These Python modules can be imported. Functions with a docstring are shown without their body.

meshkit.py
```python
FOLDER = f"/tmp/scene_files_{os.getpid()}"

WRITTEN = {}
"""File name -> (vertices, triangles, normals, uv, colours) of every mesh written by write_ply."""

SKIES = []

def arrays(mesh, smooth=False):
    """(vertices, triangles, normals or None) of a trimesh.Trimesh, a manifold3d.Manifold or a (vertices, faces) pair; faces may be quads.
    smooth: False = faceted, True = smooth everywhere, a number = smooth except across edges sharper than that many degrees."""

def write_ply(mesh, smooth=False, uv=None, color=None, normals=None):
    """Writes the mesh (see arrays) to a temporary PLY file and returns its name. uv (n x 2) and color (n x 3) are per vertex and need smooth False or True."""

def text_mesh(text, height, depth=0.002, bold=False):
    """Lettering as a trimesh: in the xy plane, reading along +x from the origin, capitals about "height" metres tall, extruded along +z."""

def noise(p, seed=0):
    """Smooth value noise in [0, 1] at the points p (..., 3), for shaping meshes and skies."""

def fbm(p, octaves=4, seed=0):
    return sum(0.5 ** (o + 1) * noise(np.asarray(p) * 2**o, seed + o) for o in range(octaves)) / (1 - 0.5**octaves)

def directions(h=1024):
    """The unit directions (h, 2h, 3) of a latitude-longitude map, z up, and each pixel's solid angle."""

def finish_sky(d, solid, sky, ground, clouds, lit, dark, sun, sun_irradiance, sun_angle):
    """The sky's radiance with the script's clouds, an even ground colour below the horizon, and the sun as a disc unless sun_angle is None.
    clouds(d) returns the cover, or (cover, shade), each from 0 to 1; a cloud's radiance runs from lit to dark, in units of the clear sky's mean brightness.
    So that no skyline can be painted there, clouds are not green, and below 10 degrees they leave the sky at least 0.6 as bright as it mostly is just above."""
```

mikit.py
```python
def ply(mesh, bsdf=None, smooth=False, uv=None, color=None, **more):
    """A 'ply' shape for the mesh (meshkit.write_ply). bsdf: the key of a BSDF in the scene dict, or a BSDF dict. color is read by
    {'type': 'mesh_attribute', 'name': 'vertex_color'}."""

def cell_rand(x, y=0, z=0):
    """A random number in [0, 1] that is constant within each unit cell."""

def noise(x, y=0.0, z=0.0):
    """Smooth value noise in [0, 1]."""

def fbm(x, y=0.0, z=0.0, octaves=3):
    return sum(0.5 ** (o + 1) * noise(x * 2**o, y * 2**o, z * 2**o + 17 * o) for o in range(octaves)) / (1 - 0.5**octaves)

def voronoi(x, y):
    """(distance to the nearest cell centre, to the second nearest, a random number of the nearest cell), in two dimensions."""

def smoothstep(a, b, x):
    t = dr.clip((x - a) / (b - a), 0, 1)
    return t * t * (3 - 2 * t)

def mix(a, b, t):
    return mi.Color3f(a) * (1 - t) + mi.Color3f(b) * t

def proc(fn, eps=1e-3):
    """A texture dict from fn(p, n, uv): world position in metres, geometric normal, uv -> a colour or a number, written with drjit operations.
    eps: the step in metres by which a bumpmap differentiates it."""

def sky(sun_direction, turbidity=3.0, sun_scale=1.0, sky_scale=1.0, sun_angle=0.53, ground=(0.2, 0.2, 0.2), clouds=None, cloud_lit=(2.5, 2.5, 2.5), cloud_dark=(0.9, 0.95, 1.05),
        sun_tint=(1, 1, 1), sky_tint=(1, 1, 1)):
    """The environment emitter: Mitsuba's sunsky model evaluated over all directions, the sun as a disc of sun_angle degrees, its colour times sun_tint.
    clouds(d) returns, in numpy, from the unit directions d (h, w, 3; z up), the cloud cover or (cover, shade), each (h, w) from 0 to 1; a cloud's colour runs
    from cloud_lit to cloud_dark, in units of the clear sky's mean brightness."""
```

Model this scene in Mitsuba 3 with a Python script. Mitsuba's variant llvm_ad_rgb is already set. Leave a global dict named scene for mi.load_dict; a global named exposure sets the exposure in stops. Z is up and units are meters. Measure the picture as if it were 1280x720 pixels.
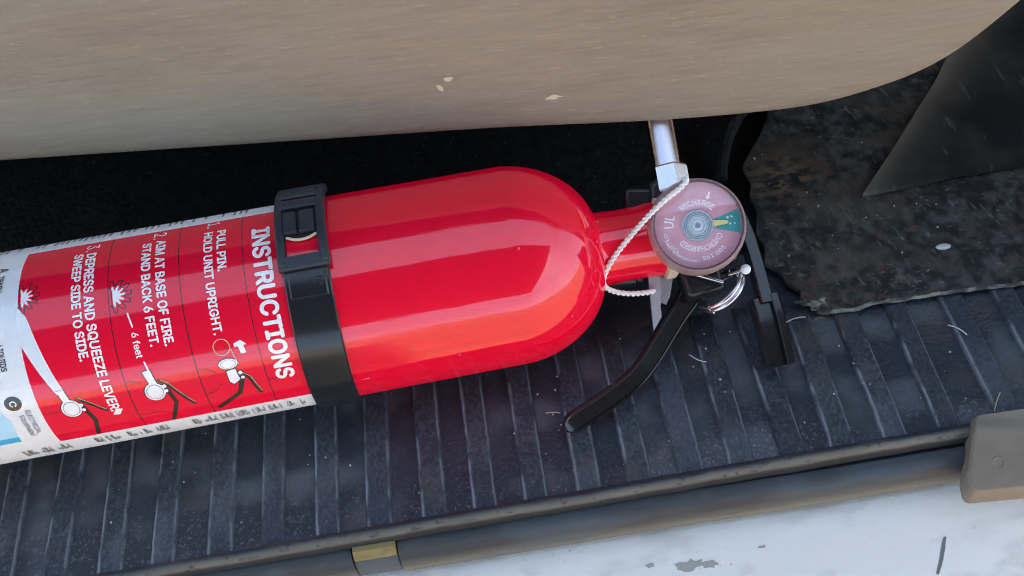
import math, random
import numpy as np, trimesh, drjit as dr, mitsuba as mi
import mikit, meshkit
from mikit import proc, noise, fbm, smoothstep, mix, cell_rand
from shapely.geometry import Polygon, Point, LineString, box as sbox
from shapely.ops import unary_union

random.seed(7); rng = np.random.default_rng(7)
T = mi.ScalarTransform4f
scene = {'type': 'scene'}
labels = {}

# ------------------------------------------------------------------ camera, sky, exposure
pitch, roll = math.radians(53), math.radians(8.8)
fwd = np.array([0, math.cos(pitch), -math.sin(pitch)])
up0 = np.array([0, math.sin(pitch), math.cos(pitch)])
upv = math.sin(roll) * np.array([1., 0, 0]) + math.cos(roll) * up0
eye = np.array([0, -.24, .36])
scene['camera'] = {'type': 'perspective', 'fov': 55.02, 'fov_axis': 'x', 'near_clip': .01, 'far_clip': 600.,
                   'to_world': T().look_at(origin=eye.tolist(), target=(eye + fwd).tolist(), up=upv.tolist())}
sun_az, sun_el = math.radians(-40), math.radians(39)
def thin_cloud(d):
    q = d[..., :2] / (d[..., 2:] + .25)
    c = meshkit.fbm(np.stack([q[..., 0] * 1.6, q[..., 1] * 1.6, q[..., 0] * 0 + 4], -1), 4)
    return np.clip(.8 * c, 0, 1), np.clip(1.4 * (c - .45), 0, 1)
scene['sky'] = mikit.sky([math.cos(sun_el) * math.cos(sun_az), math.cos(sun_el) * math.sin(sun_az), math.sin(sun_el)], turbidity=3, clouds=thin_cloud, cloud_lit=(1.5, 1.85, 2.3), cloud_dark=(1.0, 1.15, 1.35))
exposure = 3.7

# ------------------------------------------------------------------ helpers
counts = {}
def key_for(name):
    n = counts.get(name, 0); counts[name] = n + 1
    return name if n == 0 else f'{name}_{n:03d}'

def add(name, mesh, bsdf, parent=None, label=None, cat=None, group=None, kind=None, smooth=30):
    k = key_for(name if parent is None else parent + '__' + name)
    scene[k] = mikit.ply(mesh, 'material_' + bsdf, smooth=smooth)
    tag(k, label, cat, group, kind)
    return k

def tag(k, label=None, cat=None, group=None, kind=None):
    e = {a: b for a, b in (('label', label), ('category', cat), ('group', group), ('kind', kind)) if b}
    if e: labels[k] = e

def thing(name, label, cat, group=None):
    k = key_for(name); tag(k, label, cat, group); return k

def cat(*ms):
    return trimesh.util.concatenate([m for m in ms])

def grid(P, close_u=False, close_v=False, flip=False):
    P = np.asarray(P, float); n, m = P.shape[:2]
    idx = np.arange(n * m).reshape(n, m)
    if close_u: idx = np.vstack([idx, idx[:1]])
    if close_v: idx = np.hstack([idx, idx[:, :1]])
    a, b, c, d = idx[:-1, :-1].ravel(), idx[1:, :-1].ravel(), idx[1:, 1:].ravel(), idx[:-1, 1:].ravel()
    f = np.vstack([np.c_[a, b, c], np.c_[a, c, d]])
    if flip: f = f[:, ::-1]
    return trimesh.Trimesh(P.reshape(-1, 3), f, process=False)

def fixed(m):
    m.merge_vertices(); m.fix_normals(); return m

def loft(rings, caps=True):
    """closed rings (k, n, 3) skinned and capped with fans"""
    R_ = np.asarray(rings, float); k, n = R_.shape[:2]
    m = grid(R_, close_v=True)
    v, f = list(m.vertices), list(m.faces)
    if caps:
        for i in (0, k - 1):
            c = len(v); v.append(R_[i].mean(0))
            for j in range(n):
                a, b = i * n + j, i * n + (j + 1) % n
                f.append([c, b, a] if i else [c, a, b])
    return fixed(trimesh.Trimesh(np.array(v), np.array(f), process=False))

def sweep(section, path, side, scale=None):
    """section (n,2): x along side direction, y along normal; path (k,3)"""
    path = np.asarray(path, float); t = np.gradient(path, axis=0); t /= np.linalg.norm(t, axis=1, keepdims=True)
    s = np.broadcast_to(np.asarray(side, float), path.shape).copy()
    nrm = np.cross(t, s); nrm /= np.linalg.norm(nrm, axis=1, keepdims=True)
    s = np.cross(nrm, t)
    rings = []
    for i in range(len(path)):
        q = np.asarray(section, float) * (1 if scale is None else scale[i])
        rings.append(path[i] + q[:, :1] * s[i] + q[:, 1:] * nrm[i])
    return loft(rings)

def tube(path, r, n=10):
    a = np.arange(n) * 2 * np.pi / n
    path = np.asarray(path, float)
    r = np.broadcast_to(r, (len(path),))
    t = np.gradient(path, axis=0); t /= np.linalg.norm(t, axis=1, keepdims=True)
    ref = np.array([.31, .17, .93]); ref = np.where(np.abs(t @ ref)[:, None] > .95, np.array([.9, .3, .1]), ref)
    s = np.cross(t, ref); s /= np.linalg.norm(s, axis=1, keepdims=True); b = np.cross(t, s)
    return loft(path[:, None] + r[:, None, None] * (np.cos(a)[None, :, None] * s[:, None] + np.sin(a)[None, :, None] * b[:, None]))

def spline(pts, n):
    from scipy.interpolate import CubicSpline
    pts = np.asarray(pts, float); d = np.r_[0, np.cumsum(np.linalg.norm(np.diff(pts, axis=0), axis=1))]
    return CubicSpline(d, pts)(np.linspace(0, d[-1], n))

def polyline(pts, n):
    pts = np.asarray(pts, float); d = np.r_[0, np.cumsum(np.linalg.norm(np.diff(pts, axis=0), axis=1))]
    x = np.linspace(0, d[-1], n)
    return np.stack([np.interp(x, d, pts[:, k]) for k in range(pts.shape[1])], 1)

def lathe(profile, n=64):
    p = np.asarray(profile, float); a = np.arange(n) * 2 * np.pi / n
    P = np.stack([p[:, :1] * np.cos(a), p[:, :1] * np.sin(a), np.broadcast_to(p[:, 1:], (len(p), n))], -1)
    m = grid(P, close_v=True); return fixed(m)

def rbox(sx, sy, sz, r, seg=4):
    """rounded box about the origin"""
    import manifold3d as m3
    s = m3.Manifold.sphere(r, 4 * seg)
    c = [s.translate((a * (sx / 2 - r), b * (sy / 2 - r), e * (sz / 2 - r))) for a in (-1, 1) for b in (-1, 1) for e in (-1, 1)]
    h = m3.Manifold.batch_hull(c).to_mesh()
    return trimesh.Trimesh(h.vert_properties[:, :3], h.tri_verts)

def hull(pts):
    return trimesh.convex.convex_hull(np.asarray(pts, float))

# ------------------------------------------------------------------ materials
def bsdf(name, d): scene['material_' + name] = d; return name
def principled(base, rough=.5, **k):
    d = {'type': 'principled', 'base_color': base if isinstance(base, dict) else {'type': 'rgb', 'value': list(base)},
         'roughness': rough if isinstance(rough, dict) else float(rough)}
    d.update(k); return d
def two(d): return {'type': 'twosided', 'bsdf': d}
def bumped(d, fn, scale, eps=2e-4): return {'type': 'bumpmap', 'arbitrary': proc(fn, eps=eps), 'scale': float(scale), 'bsdf': d}

def f_rubber(p, n, uv):
    g = fbm(p.x * 900, p.y * 900, p.z * 900, 2)
    dust = fbm(p.x * 45, p.y * 60, p.z * 40, 4)
    fine = noise(p.x * 2200, p.y * 1400, p.z * 1500)
    front = smoothstep(-.045, -.07, p.y) * .8 + .2
    k = smoothstep(.45, .8, dust) * .5 + smoothstep(.55, .85, g) * front * .7 + smoothstep(.72, .95, fine) * front * .7
    c = mix((.024, .031, .044), (.135, .150, .166), dr.clip(k, 0, 1))
    tan = smoothstep(.62, .8, fbm(p.x * 28 + 5, p.y * 40, 3, 4)) * .25
    return mix(c, (.10, .085, .06), tan)
def f_rubber_bump(p, n, uv):
    return fbm(p.x * 1100, p.y * 1100, p.z * 1100, 2)
def make_rib(tone):
    def f_rib(p, n, uv):
        g = fbm(p.x * 1000, p.y * 700, p.z * 900, 2)
        dust = fbm(p.x * 50 + 7, p.y * 45, 1, 4)
        front = smoothstep(-.012, -.06, p.y)
        k = .03 + .40 * front * smoothstep(.3, .7, dust) + .6 * (g - .5) + smoothstep(.76, .95, noise(p.x * 2300, p.y * 1500, 5)) * front * .45
        c = mix((.026 * tone, .033 * tone, .045 * tone), (.115, .130, .145), dr.clip(k, 0, 1))
        c = mix(c, (.10, .082, .055), smoothstep(.64, .8, fbm(p.x * 40 + 5, p.y * 50, 3, 4)) * .3)
        u = uv.x * 1.2 - .1 + .03 * (noise(p.x * 300, p.y * 300, 7) - .5)        # pale lines along both edges, stronger on the left
        edge_mask = smoothstep(.3, .62, fbm(p.x * 130, p.y * 90, 6, 3)) * smoothstep(.002, -.03, p.y)
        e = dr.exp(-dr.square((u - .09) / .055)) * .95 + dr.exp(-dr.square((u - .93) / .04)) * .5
        return mix(c, (.23, .255, .275), dr.clip(e * edge_mask, 0, 1))
    return f_rib
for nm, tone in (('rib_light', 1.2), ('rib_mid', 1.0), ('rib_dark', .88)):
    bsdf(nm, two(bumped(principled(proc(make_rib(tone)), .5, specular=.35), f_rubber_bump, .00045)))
bsdf('mat_rubber', two(bumped(principled({**proc(f_rubber)}, .48, specular=.35), f_rubber_bump, .00035)))

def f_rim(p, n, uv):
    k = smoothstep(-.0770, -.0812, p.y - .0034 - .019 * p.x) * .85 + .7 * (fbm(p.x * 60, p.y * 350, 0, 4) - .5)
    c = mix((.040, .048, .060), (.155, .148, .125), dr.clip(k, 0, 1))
    c = mix(c, (.025, .026, .026), smoothstep(.55, .68, uv.y) * .95)  # shade under the overhang put into the underside colour, also by height below
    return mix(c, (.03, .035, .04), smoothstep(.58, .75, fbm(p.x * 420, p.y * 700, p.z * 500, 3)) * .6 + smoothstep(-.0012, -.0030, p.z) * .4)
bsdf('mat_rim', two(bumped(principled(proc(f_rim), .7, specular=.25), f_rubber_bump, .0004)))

def f_torn(p, n, uv):
    a = .35 * fbm(p.x * 55, p.y * 60, 1, 4) + .65 * fbm(p.x * 260, p.y * 230, 2, 4)
    c = mix((.020, .021, .022), (.078, .077, .074), smoothstep(.34, .78, a))
    scr = smoothstep(.66, .84, fbm(p.x * 620 + p.y * 160, p.y * 170 - p.x * 90, 2, 3)) * smoothstep(.38, .62, fbm(p.x * 60, p.y * 60, 9, 3))
    sc2 = smoothstep(.68, .84, fbm(p.x * 210 - p.y * 330, p.y * 560 + p.x * 260, 5, 3)) * smoothstep(.42, .66, fbm(p.x * 70, p.y * 70, 19, 3))
    c = mix(c, (.19, .185, .175), dr.clip(scr + sc2, 0, 1) * .5)
    c = mix(c, (.085, .070, .052), smoothstep(.5, .75, fbm(p.x * 34 + 40, p.y * 70, 3, 4)) * .55)
    near = dr.exp(-(dr.square((p.x - .137) / .017) + dr.square((p.y - .070) / .013)))
    br = smoothstep(.42, .62, fbm(p.x * 170, p.y * 330, 4, 4)) * near
    c = mix(c, (.17, .115, .07), dr.clip(br * 1.1, 0, 1))
    rd = smoothstep(.62, .78, fbm(p.x * 190 + 3, p.y * 260, 6, 4)) * smoothstep(.4, .6, fbm(p.x * 40, p.y * 40, 30, 2))
    return mix(c, (.10, .055, .045), rd * .6)
bsdf('torn_rubber', two(bumped(principled(proc(f_torn), .65, specular=.2), f_rubber_bump, .0004)))

def f_flap(p, n, uv):
    e = p.x - (.1685 + (p.y - .051) * .92)
    k = dr.exp(-dr.maximum(e, 0) / .011)
    c = mix((.018, .018, .0185), (.15, .13, .103), dr.clip(k + .35 * (fbm(p.x * 70, p.y * 70, 3, 4) - .5), 0, 1))
    s = smoothstep(.72, .86, fbm(p.x * 300, p.y * 60, 5, 3))
    return mix(c, (.12, .11, .10), s * .5)
bsdf('flap_rubber', two(bumped(principled(proc(f_flap), .8, specular=.08), f_rubber_bump, .0003)))

def f_worn(p, n, uv):
    return mix((.05, .05, .045), (.25, .24, .20), smoothstep(.35, .7, fbm(p.x * 220, p.y * 220, p.z * 300, 3)))
bsdf('worn_edge', two(principled(proc(f_worn), .85)))

def f_carpet(p, n, uv):
    c = mix((.009, .0092, .0095), (.028, .028, .028), fbm(p.x * 250, p.y * 250, p.z * 200, 3))
    return mix(c, (.12, .12, .12), smoothstep(.9, .96, noise(p.x * 600, p.y * 600, 3)) * .3)
bsdf('carpet', two(bumped(principled(proc(f_carpet), .9, specular=.1), lambda p, n, uv: fbm(p.x * 500, p.y * 500, p.z * 500, 3), .0012)))

def f_seat(p, n, uv):
    streak = fbm(p.x * 75 + 3, p.z * 1100 - p.x * 60, 1, 3)
    broad = fbm(p.x * 14, p.z * 60, 4, 4)
    c = mix((.25, .203, .150), (.35, .293, .225), dr.clip(.5 + (streak - .5) * .55 + (noise(p.x * 900, p.z * 1300, 1) - .5) * .14 + (broad - .5) * .7 + (fbm(p.x * 7, p.z * 12, 8, 2) - .5) * .5, 0, 1))
    c = mix(c, (.27, .265, .20), smoothstep(.136, .158, p.z + .03 * (broad - .5)) * .6)
    ocre = smoothstep(.63, .74, fbm(p.x * 22 + 9, p.z * 260, 7, 3))
    c = mix(c, (.34, .26, .15), ocre * .3)
    sc = smoothstep(.70, .85, fbm(p.x * 170, p.z * 1500 + p.x * 90, 11, 3))
    return mix(c, (.46, .385, .28), sc * .35)
bsdf('seat_vinyl', two(bumped(principled(proc(f_seat), .6, specular=.16), lambda p, n, uv: fbm(p.x * 160, p.z * 1500, p.y * 200, 3), .00025)))
bsdf('seat_scuff', two(principled((.60, .53, .36), .8)))

def f_white(p, n, uv):
    d = fbm(p.x * 40, p.z * 60, p.y * 60, 4)
    c = mix((.64, .64, .625), (.47, .465, .44), smoothstep(.5, .8, d))
    c = mix(c, (.33, .33, .30), smoothstep(.80, .9, noise(p.x * 700, p.y * 700, p.z * 700)) * smoothstep(.5, .7, fbm(p.x * 45, p.y * 60, p.z * 60 + 4, 3)) * .7)
    return mix(c, (.42, .42, .40), smoothstep(.6, .8, fbm(p.x * 90, p.y * 160, p.z * 120, 4)) * .3)
bsdf('white_paint', two(principled(proc(f_white), .3, specular=.5, clearcoat=.3, clearcoat_gloss=.8)))
bsdf('bare_patch', two(principled((.27, .28, .27), .7)))
bsdf('scratch_dark', two(principled((.13, .14, .13), .8)))

def f_trim(p, n, uv):
    k = smoothstep(-.011, -.0205, p.z) * .9 + .5 * (fbm(p.x * 55, p.z * 350, 2, 4) - .5)
    c = mix((.045, .050, .055), (.150, .146, .118), dr.clip(k, 0, 1))
    return mix(c, (.08, .10, .12), smoothstep(.55, .75, fbm(p.x * 18, p.z * 90, 6, 3)) * .5)
bsdf('trim_dusty', two(bumped(principled(proc(f_trim), .6, specular=.3), f_rubber_bump, .0002)))
bsdf('trim_joint', two(principled((.075, .088, .10), .6)))
bsdf('yellow_foam', two(principled(proc(lambda p, n, uv: mix((.16, .12, .045), (.27, .215, .09), fbm(p.x * 200, p.y * 200, p.z * 300, 3))), .8)))
bsdf('bracket_brown', two(bumped(principled(proc(lambda p, n, uv: mix((.13, .108, .08), (.215, .182, .138), fbm(p.x * 70, p.y * 70, p.z * 90, 4))), .5), f_rubber_bump, .0002)))

def f_red(p, n, uv):
    dustn = smoothstep(.945, .98, noise(p.x * 420, p.y * 420, p.z * 420))
    return mix((.82, .002, .030), (.75, .45, .42), dustn * .5)
def f_red_rough(p, n, uv): return .045 + .09 * smoothstep(.5, .75, fbm(p.x * 45, p.y * 70, p.z * 70, 4))
bsdf('red_paint', two(bumped(principled(proc(f_red), proc(f_red_rough), specular=.68, clearcoat=.4, clearcoat_gloss=.98), lambda p, n, uv: fbm(p.x * 70, p.y * 110, p.z * 110, 2), .00010)))
def print_ink(name, c, rough=.08): bsdf(name, two(principled(c, rough, specular=.62, clearcoat=.3, clearcoat_gloss=.97)))
print_ink('label_white', (.78, .79, .80)); print_ink('label_red', (.80, .004, .034)); print_ink('ink_white', (.86, .86, .86))
print_ink('ink_black', (.02, .018, .018)); print_ink('ink_olive', (.035, .03, .018)); print_ink('ink_blue', (.06, .38, .66)); print_ink('ink_paleblue', (.45, .70, .86))
print_ink('ink_grey', (.16, .16, .15)); print_ink('ink_tan', (.55, .46, .26))
bsdf('strap_black', two(principled((.013, .016, .020), .2, specular=.5)))
bsdf('buckle_black', two(principled((.020, .026, .035), .42, specular=.45)))
bsdf('lever_black', two(principled((.007, .008, .010), .11, specular=.6, clearcoat=.3, clearcoat_gloss=.9)))
bsdf('valve_black', two(principled((.014, .016, .019), .3, specular=.5)))
bsdf('chrome', two({'type': 'roughconductor', 'material': 'Cr', 'alpha': .10}))
bsdf('nickel', two({'type': 'roughconductor', 'material': 'Al', 'alpha': .16}))
bsdf('steel_ring', two({'type': 'roughconductor', 'material': 'Cr', 'alpha': .12}))
def f_cord(p, n, uv): return mix((.74, .72, .66), (.86, .85, .82), noise(p.x * 900, p.y * 900, p.z * 900))
bsdf('cord_white', two(principled(proc(f_cord), .7)))
bsdf('nylon_tan', two(principled((.62, .52, .36), .4, specular=.5)))
bsdf('nylon_grey', two(principled((.30, .29, .31), .5)))
bsdf('pin_white', two(principled((.85, .85, .85), .3)))
bsdf('bezel_clear', two(principled((.34, .235, .225), .2, specular=.6, clearcoat=.6)))
bsdf('bezel_dark', two(principled((.10, .055, .085), .3, specular=.5)))
bsdf('dial_red_haze', two(principled(proc(lambda p, n, uv: mix((.62, .27, .34), (.72, .42, .49), fbm(p.x * 160, p.y * 160, p.z * 160, 3))), .35)))  # haze of the lens put into the dial colour as paler pink
bsdf('dial_green', two(principled((.06, .34, .35), .4))); bsdf('dial_white', two(principled((.88, .84, .88), .5)))
bsdf('needle_yellow', two(principled((.75, .68, .26), .45)))
bsdf('coil_metal', two(principled((.74, .83, .88), .35))); bsdf('coil_dark', two(principled((.22, .28, .33), .4)))
bsdf('lens', {'type': 'thindielectric', 'int_ior': 1.5})
bsdf('straw', two(principled((.40, .36, .27), .8))); bsdf('paper_white', two(principled((.52, .53, .52), .7)))
bsdf('crumb', two(principled((.42, .38, .30), .9)))
bsdf('interior_dark', two(principled((.05, .05, .05), .8)))
bsdf('blocker_dark', two(principled((.035, .033, .032), .8)))
bsdf('ground_dirt', two(principled(proc(lambda p, n, uv: mix((.31, .205, .115), (.41, .29, .175), fbm(p.x * 3, p.y * 3, 0, 4))), .95)))

# ------------------------------------------------------------------ what shades the place: ground outside, vehicle shell, and an added slab that blocks sky
def slab(x0, x1, y0, y1, z0, z1):
    return trimesh.creation.box(bounds=[[x0, y0, z0], [x1, y1, z1]])
add('ground', grid([[(-250, -250, -.55), (-250, 250, -.55)], [(250, -250, -.55), (250, 250, -.55)]], flip=False), 'ground_dirt', kind='structure', label='tan dirt ground outside the vehicle', smooth=False)
add('vehicle_shell', cat(slab(-1.2, 1.2, .27, 1.75, 1.05, 1.09), slab(-1.2, 1.2, 1.70, 1.74, -.05, 1.05), slab(-1.2, -1.16, .22, 1.7, -.05, 1.05), slab(1.16, 1.2, .22, 1.7, -.05, 1.05)),
    'interior_dark', kind='structure', label='dark vehicle cab shell around the seat', smooth=False)
add('sky_blocker', cat(slab(-2.6, 2.6, -6.8, -.67, 2.25, 2.30)), 'blocker_dark', kind='structure', label='unseen dark slab added beside the vehicle to block sky', smooth=False)  # out of view, added to keep sky out of the cylinder reflections

# floor pan under everything
gx, gy = np.meshgrid(np.linspace(-.45, .5, 120), np.linspace(-.02, 1.0, 120), indexing='ij')
P = np.stack([gx, gy, np.full_like(gx, -.0075)], -1); P[..., 2] += .003 * (meshkit.fbm(np.stack([gx * 25, gy * 25, gx * 0], -1), 3) - .5)
add('floor', grid(P), 'carpet', kind='structure', label='black carpeted vehicle floor under the seat', smooth=True)

# ------------------------------------------------------------------ ribbed sill mat
YAW = .0189
def mat_z(x, y, flat=False):
    """top of the mat without its ribs"""
    x, y = np.asarray(x, float), np.asarray(y, float)
    yr = y - YAW * x
    z = -.0016 + .0012 * (meshkit.fbm(np.stack([x * 14, y * 18, x * 0 + 2], -1), 2) - .5)
    z = z - .0012 * np.clip((yr + .01) / .02, 0, 1)                       # falls off behind the ribs
    e = np.clip((x - (.206 + .2 * (y + .01))) / .05, 0, None) * np.clip((y + .078) / .035, .15, 1); z = z + .016 * e ** 2       # turned up at its right end
    return z
xs = np.linspace(-.32, .33, 320); ys = np.r_[np.linspace(-.0722, -.005, 44), np.linspace(0, .030, 14)]
gx, gy = np.meshgrid(xs, ys, indexing='ij'); gyy = gy + YAW * gx
mat = thing('ribbed_mat', 'black ribbed rubber mat with a dusty tan front lip under the red cylinder', 'mat')
add('base', grid(np.stack([gx, gyy, mat_z(gx, gyy)], -1)), 'mat_rubber', mat, smooth=True)
rib_x = [-.2665, -.2449, -.2233, -.2013, -.1796, -.1578, -.1355, -.1139, -.0921, -.0712, -.0493, -.029, -.0085, .0130, .0335, .0535, .0742, .0947, .1152, .1362, .1586, .1826, .2050, .2280]
for x0 in rib_x:
    w = .0102 + rng.uniform(-.0006, .0006); n = 26
    yy = np.linspace(-.0722, .0005 + rng.uniform(-.002, .002), n); y2 = yy + YAW * x0
    fade = np.clip((yy + .0722) / .009, 0.0, 1) ** .7 * np.clip((.0010 - yy) / .006, 0, 1)
    h = .0017 * fade * rng.uniform(.85, 1.1)
    cols = []
    lean = .0016 * rng.uniform(-.4, .4)
    rib_uv = []
    for u, q in ((-.08, -.25), (0, .0), (.05, .75), (.11, 1.08), (.2, .98), (.5, .84), (.82, .94), (.90, 1.), (.95, .72), (1., .0), (1.08, -.25)):
        xx = x0 + w * u + lean * (yy + .04) / .04 + .0003 * (meshkit.fbm(np.stack([yy * 150, yy * 0 + x0 * 999, yy * 0], -1), 2) - .5)
        cols.append(np.stack([xx, y2, mat_z(xx, y2) + np.where(q < 0, -.0004, h * q + .00012)], -1))
        rib_uv.append(np.stack([yy * 0 + (u + .1) / 1.2, (yy + .07) / .08], -1))
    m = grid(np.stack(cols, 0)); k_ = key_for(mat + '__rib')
    scene[k_] = mikit.ply(m, ['material_rib_light', 'material_rib_mid', 'material_rib_dark'][int(rng.integers(3))], smooth=True, uv=np.stack(rib_uv, 0).reshape(-1, 2))
SHIFT = .0034
# rounded dusty front lip
xs = np.linspace(-.33, .2, 260)
prof = [(-.0745, -.0022), (-.0760, -.0014), (-.0771, .0001), (-.0782, .0012), (-.0792, .0015), (-.0801, .0010), (-.0808, -.0002), (-.0812, -.0018), (-.0811, -.0060), (-.0803, -.0110), (-.0780, -.0116), (-.0600, -.0116)]
P = []
for x in xs:
    wv = .0007 * (meshkit.fbm(np.array([[x * 60, 0, 0]]), 3)[0] - .5); zz = float(mat_z(x, -.072 + YAW * x) + .0016)
    P.append([(x, y + SHIFT + YAW * x + wv * (1 if i > 4 else .3), z + zz + wv * .8 * (2 <= i <= 8)) for i, (y, z) in enumerate(prof)])
k_ = mat + '__lip'
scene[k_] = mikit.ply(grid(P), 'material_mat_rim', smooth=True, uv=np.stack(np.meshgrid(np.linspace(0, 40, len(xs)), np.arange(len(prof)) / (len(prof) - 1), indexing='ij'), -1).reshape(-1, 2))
tag(k_, 'raised dusty tan front lip of the mat')

# ------------------------------------------------------------------ torn mat and its flap at the upper right
def sheet(outline, ztop, thick, step=.0035, jag=0., seed=0):
    """a flat sheet with real thickness from a closed outline; ztop(x, y)"""
    ring = LineString(outline + outline[:1]); L = ring.length; n = int(L / step)
    pts = np.array([ring.interpolate(i * L / n).coords[0] for i in range(n)])
    j = jag * (meshkit.fbm(np.c_[pts * 140, np.zeros(n)], 4, seed) - .5) * 2
    cen = pts.mean(0); d = pts - cen; d /= np.linalg.norm(d, axis=1, keepdims=True); pts = pts + d * j[:, None]
    poly = Polygon(pts).buffer(0)
    if poly.geom_type != 'Polygon': poly = max(poly.geoms, key=lambda g: g.area)
    v, f = trimesh.creation.triangulate_polygon(poly, engine='earcut')
    m = trimesh.Trimesh(np.c_[v, np.zeros(len(v))], f)
    v, f = trimesh.remesh.subdivide_to_size(m.vertices, m.faces, .009, max_iter=12)
    m = trimesh.Trimesh(v, f); m.merge_vertices()
    b = m.edges[trimesh.grouping.group_rows(m.edges_sorted, require_count=1)]
    v, f = np.array(m.vertices), np.array(m.faces)
    if np.cross(v[f[0, 1]] - v[f[0, 0]], v[f[0, 2]] - v[f[0, 0]])[2] < 0: f = f[:, ::-1]
    zt = ztop(v[:, 0], v[:, 1]); n0 = len(v)
    V = np.vstack([np.c_[v[:, :2], zt], np.c_[v[:, :2], zt - thick]])
    F = [f, f[:, ::-1] + n0]
    for p, q in b: F.append(np.array([[p, p + n0, q + n0], [p, q + n0, q]]))
    m = trimesh.Trimesh(V, np.vstack(F), process=False); m.fix_normals()
    return m
def torn_z(x, y):
    return .0030 + .0022 * (meshkit.fbm(np.stack([x * 22, y * 22, x * 0], -1), 3) - .5) + .004 * np.clip((x - .2) / .08, 0, 1) ** 2
torn = thing('torn_floor_mat', 'scuffed black rubber floor mat with a torn left side and pale worn front edge', 'mat')
bottom = [(.1290, -.0078), (.1430, -.0092), (.1563, -.0078), (.1740, -.0086), (.191, -.0082), (.2201, -.0096), (.26, -.0096), (.32, -.011)]
out = bottom + [(.40, .0), (.40, .30), (.17, .30), (.1500, .16), (.1415, .112), (.131, .096), (.1198, .0814), (.1215, .0700), (.1185, .0628), (.1190, .052), (.1150, .0386), (.1170, .030), (.1145, .0219), (.119, .0155), (.1205, .0093), (.1252, .004), (.1240, -.001), (.1285, -.0045)]
add('sheet', sheet(out, torn_z, .0022, jag=.0008, seed=3), 'torn_rubber', torn, smooth=35)
pp = polyline(bottom, 130); jj = .0010 * (meshkit.fbm(np.c_[pp * 190, np.zeros(130)], 3, 8) - .5)
pe = np.c_[pp[:, 0], pp[:, 1] - .0002 + jj, torn_z(pp[:, 0], pp[:, 1]) - .0010 + jj]
add('worn_edge', tube(pe, .0009 * (.7 + .9 * meshkit.fbm(np.c_[pp * 260, np.ones(130)], 3, 4)), 8), 'worn_edge', torn, label='pale frayed front edge of the torn mat')
fr = []
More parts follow.
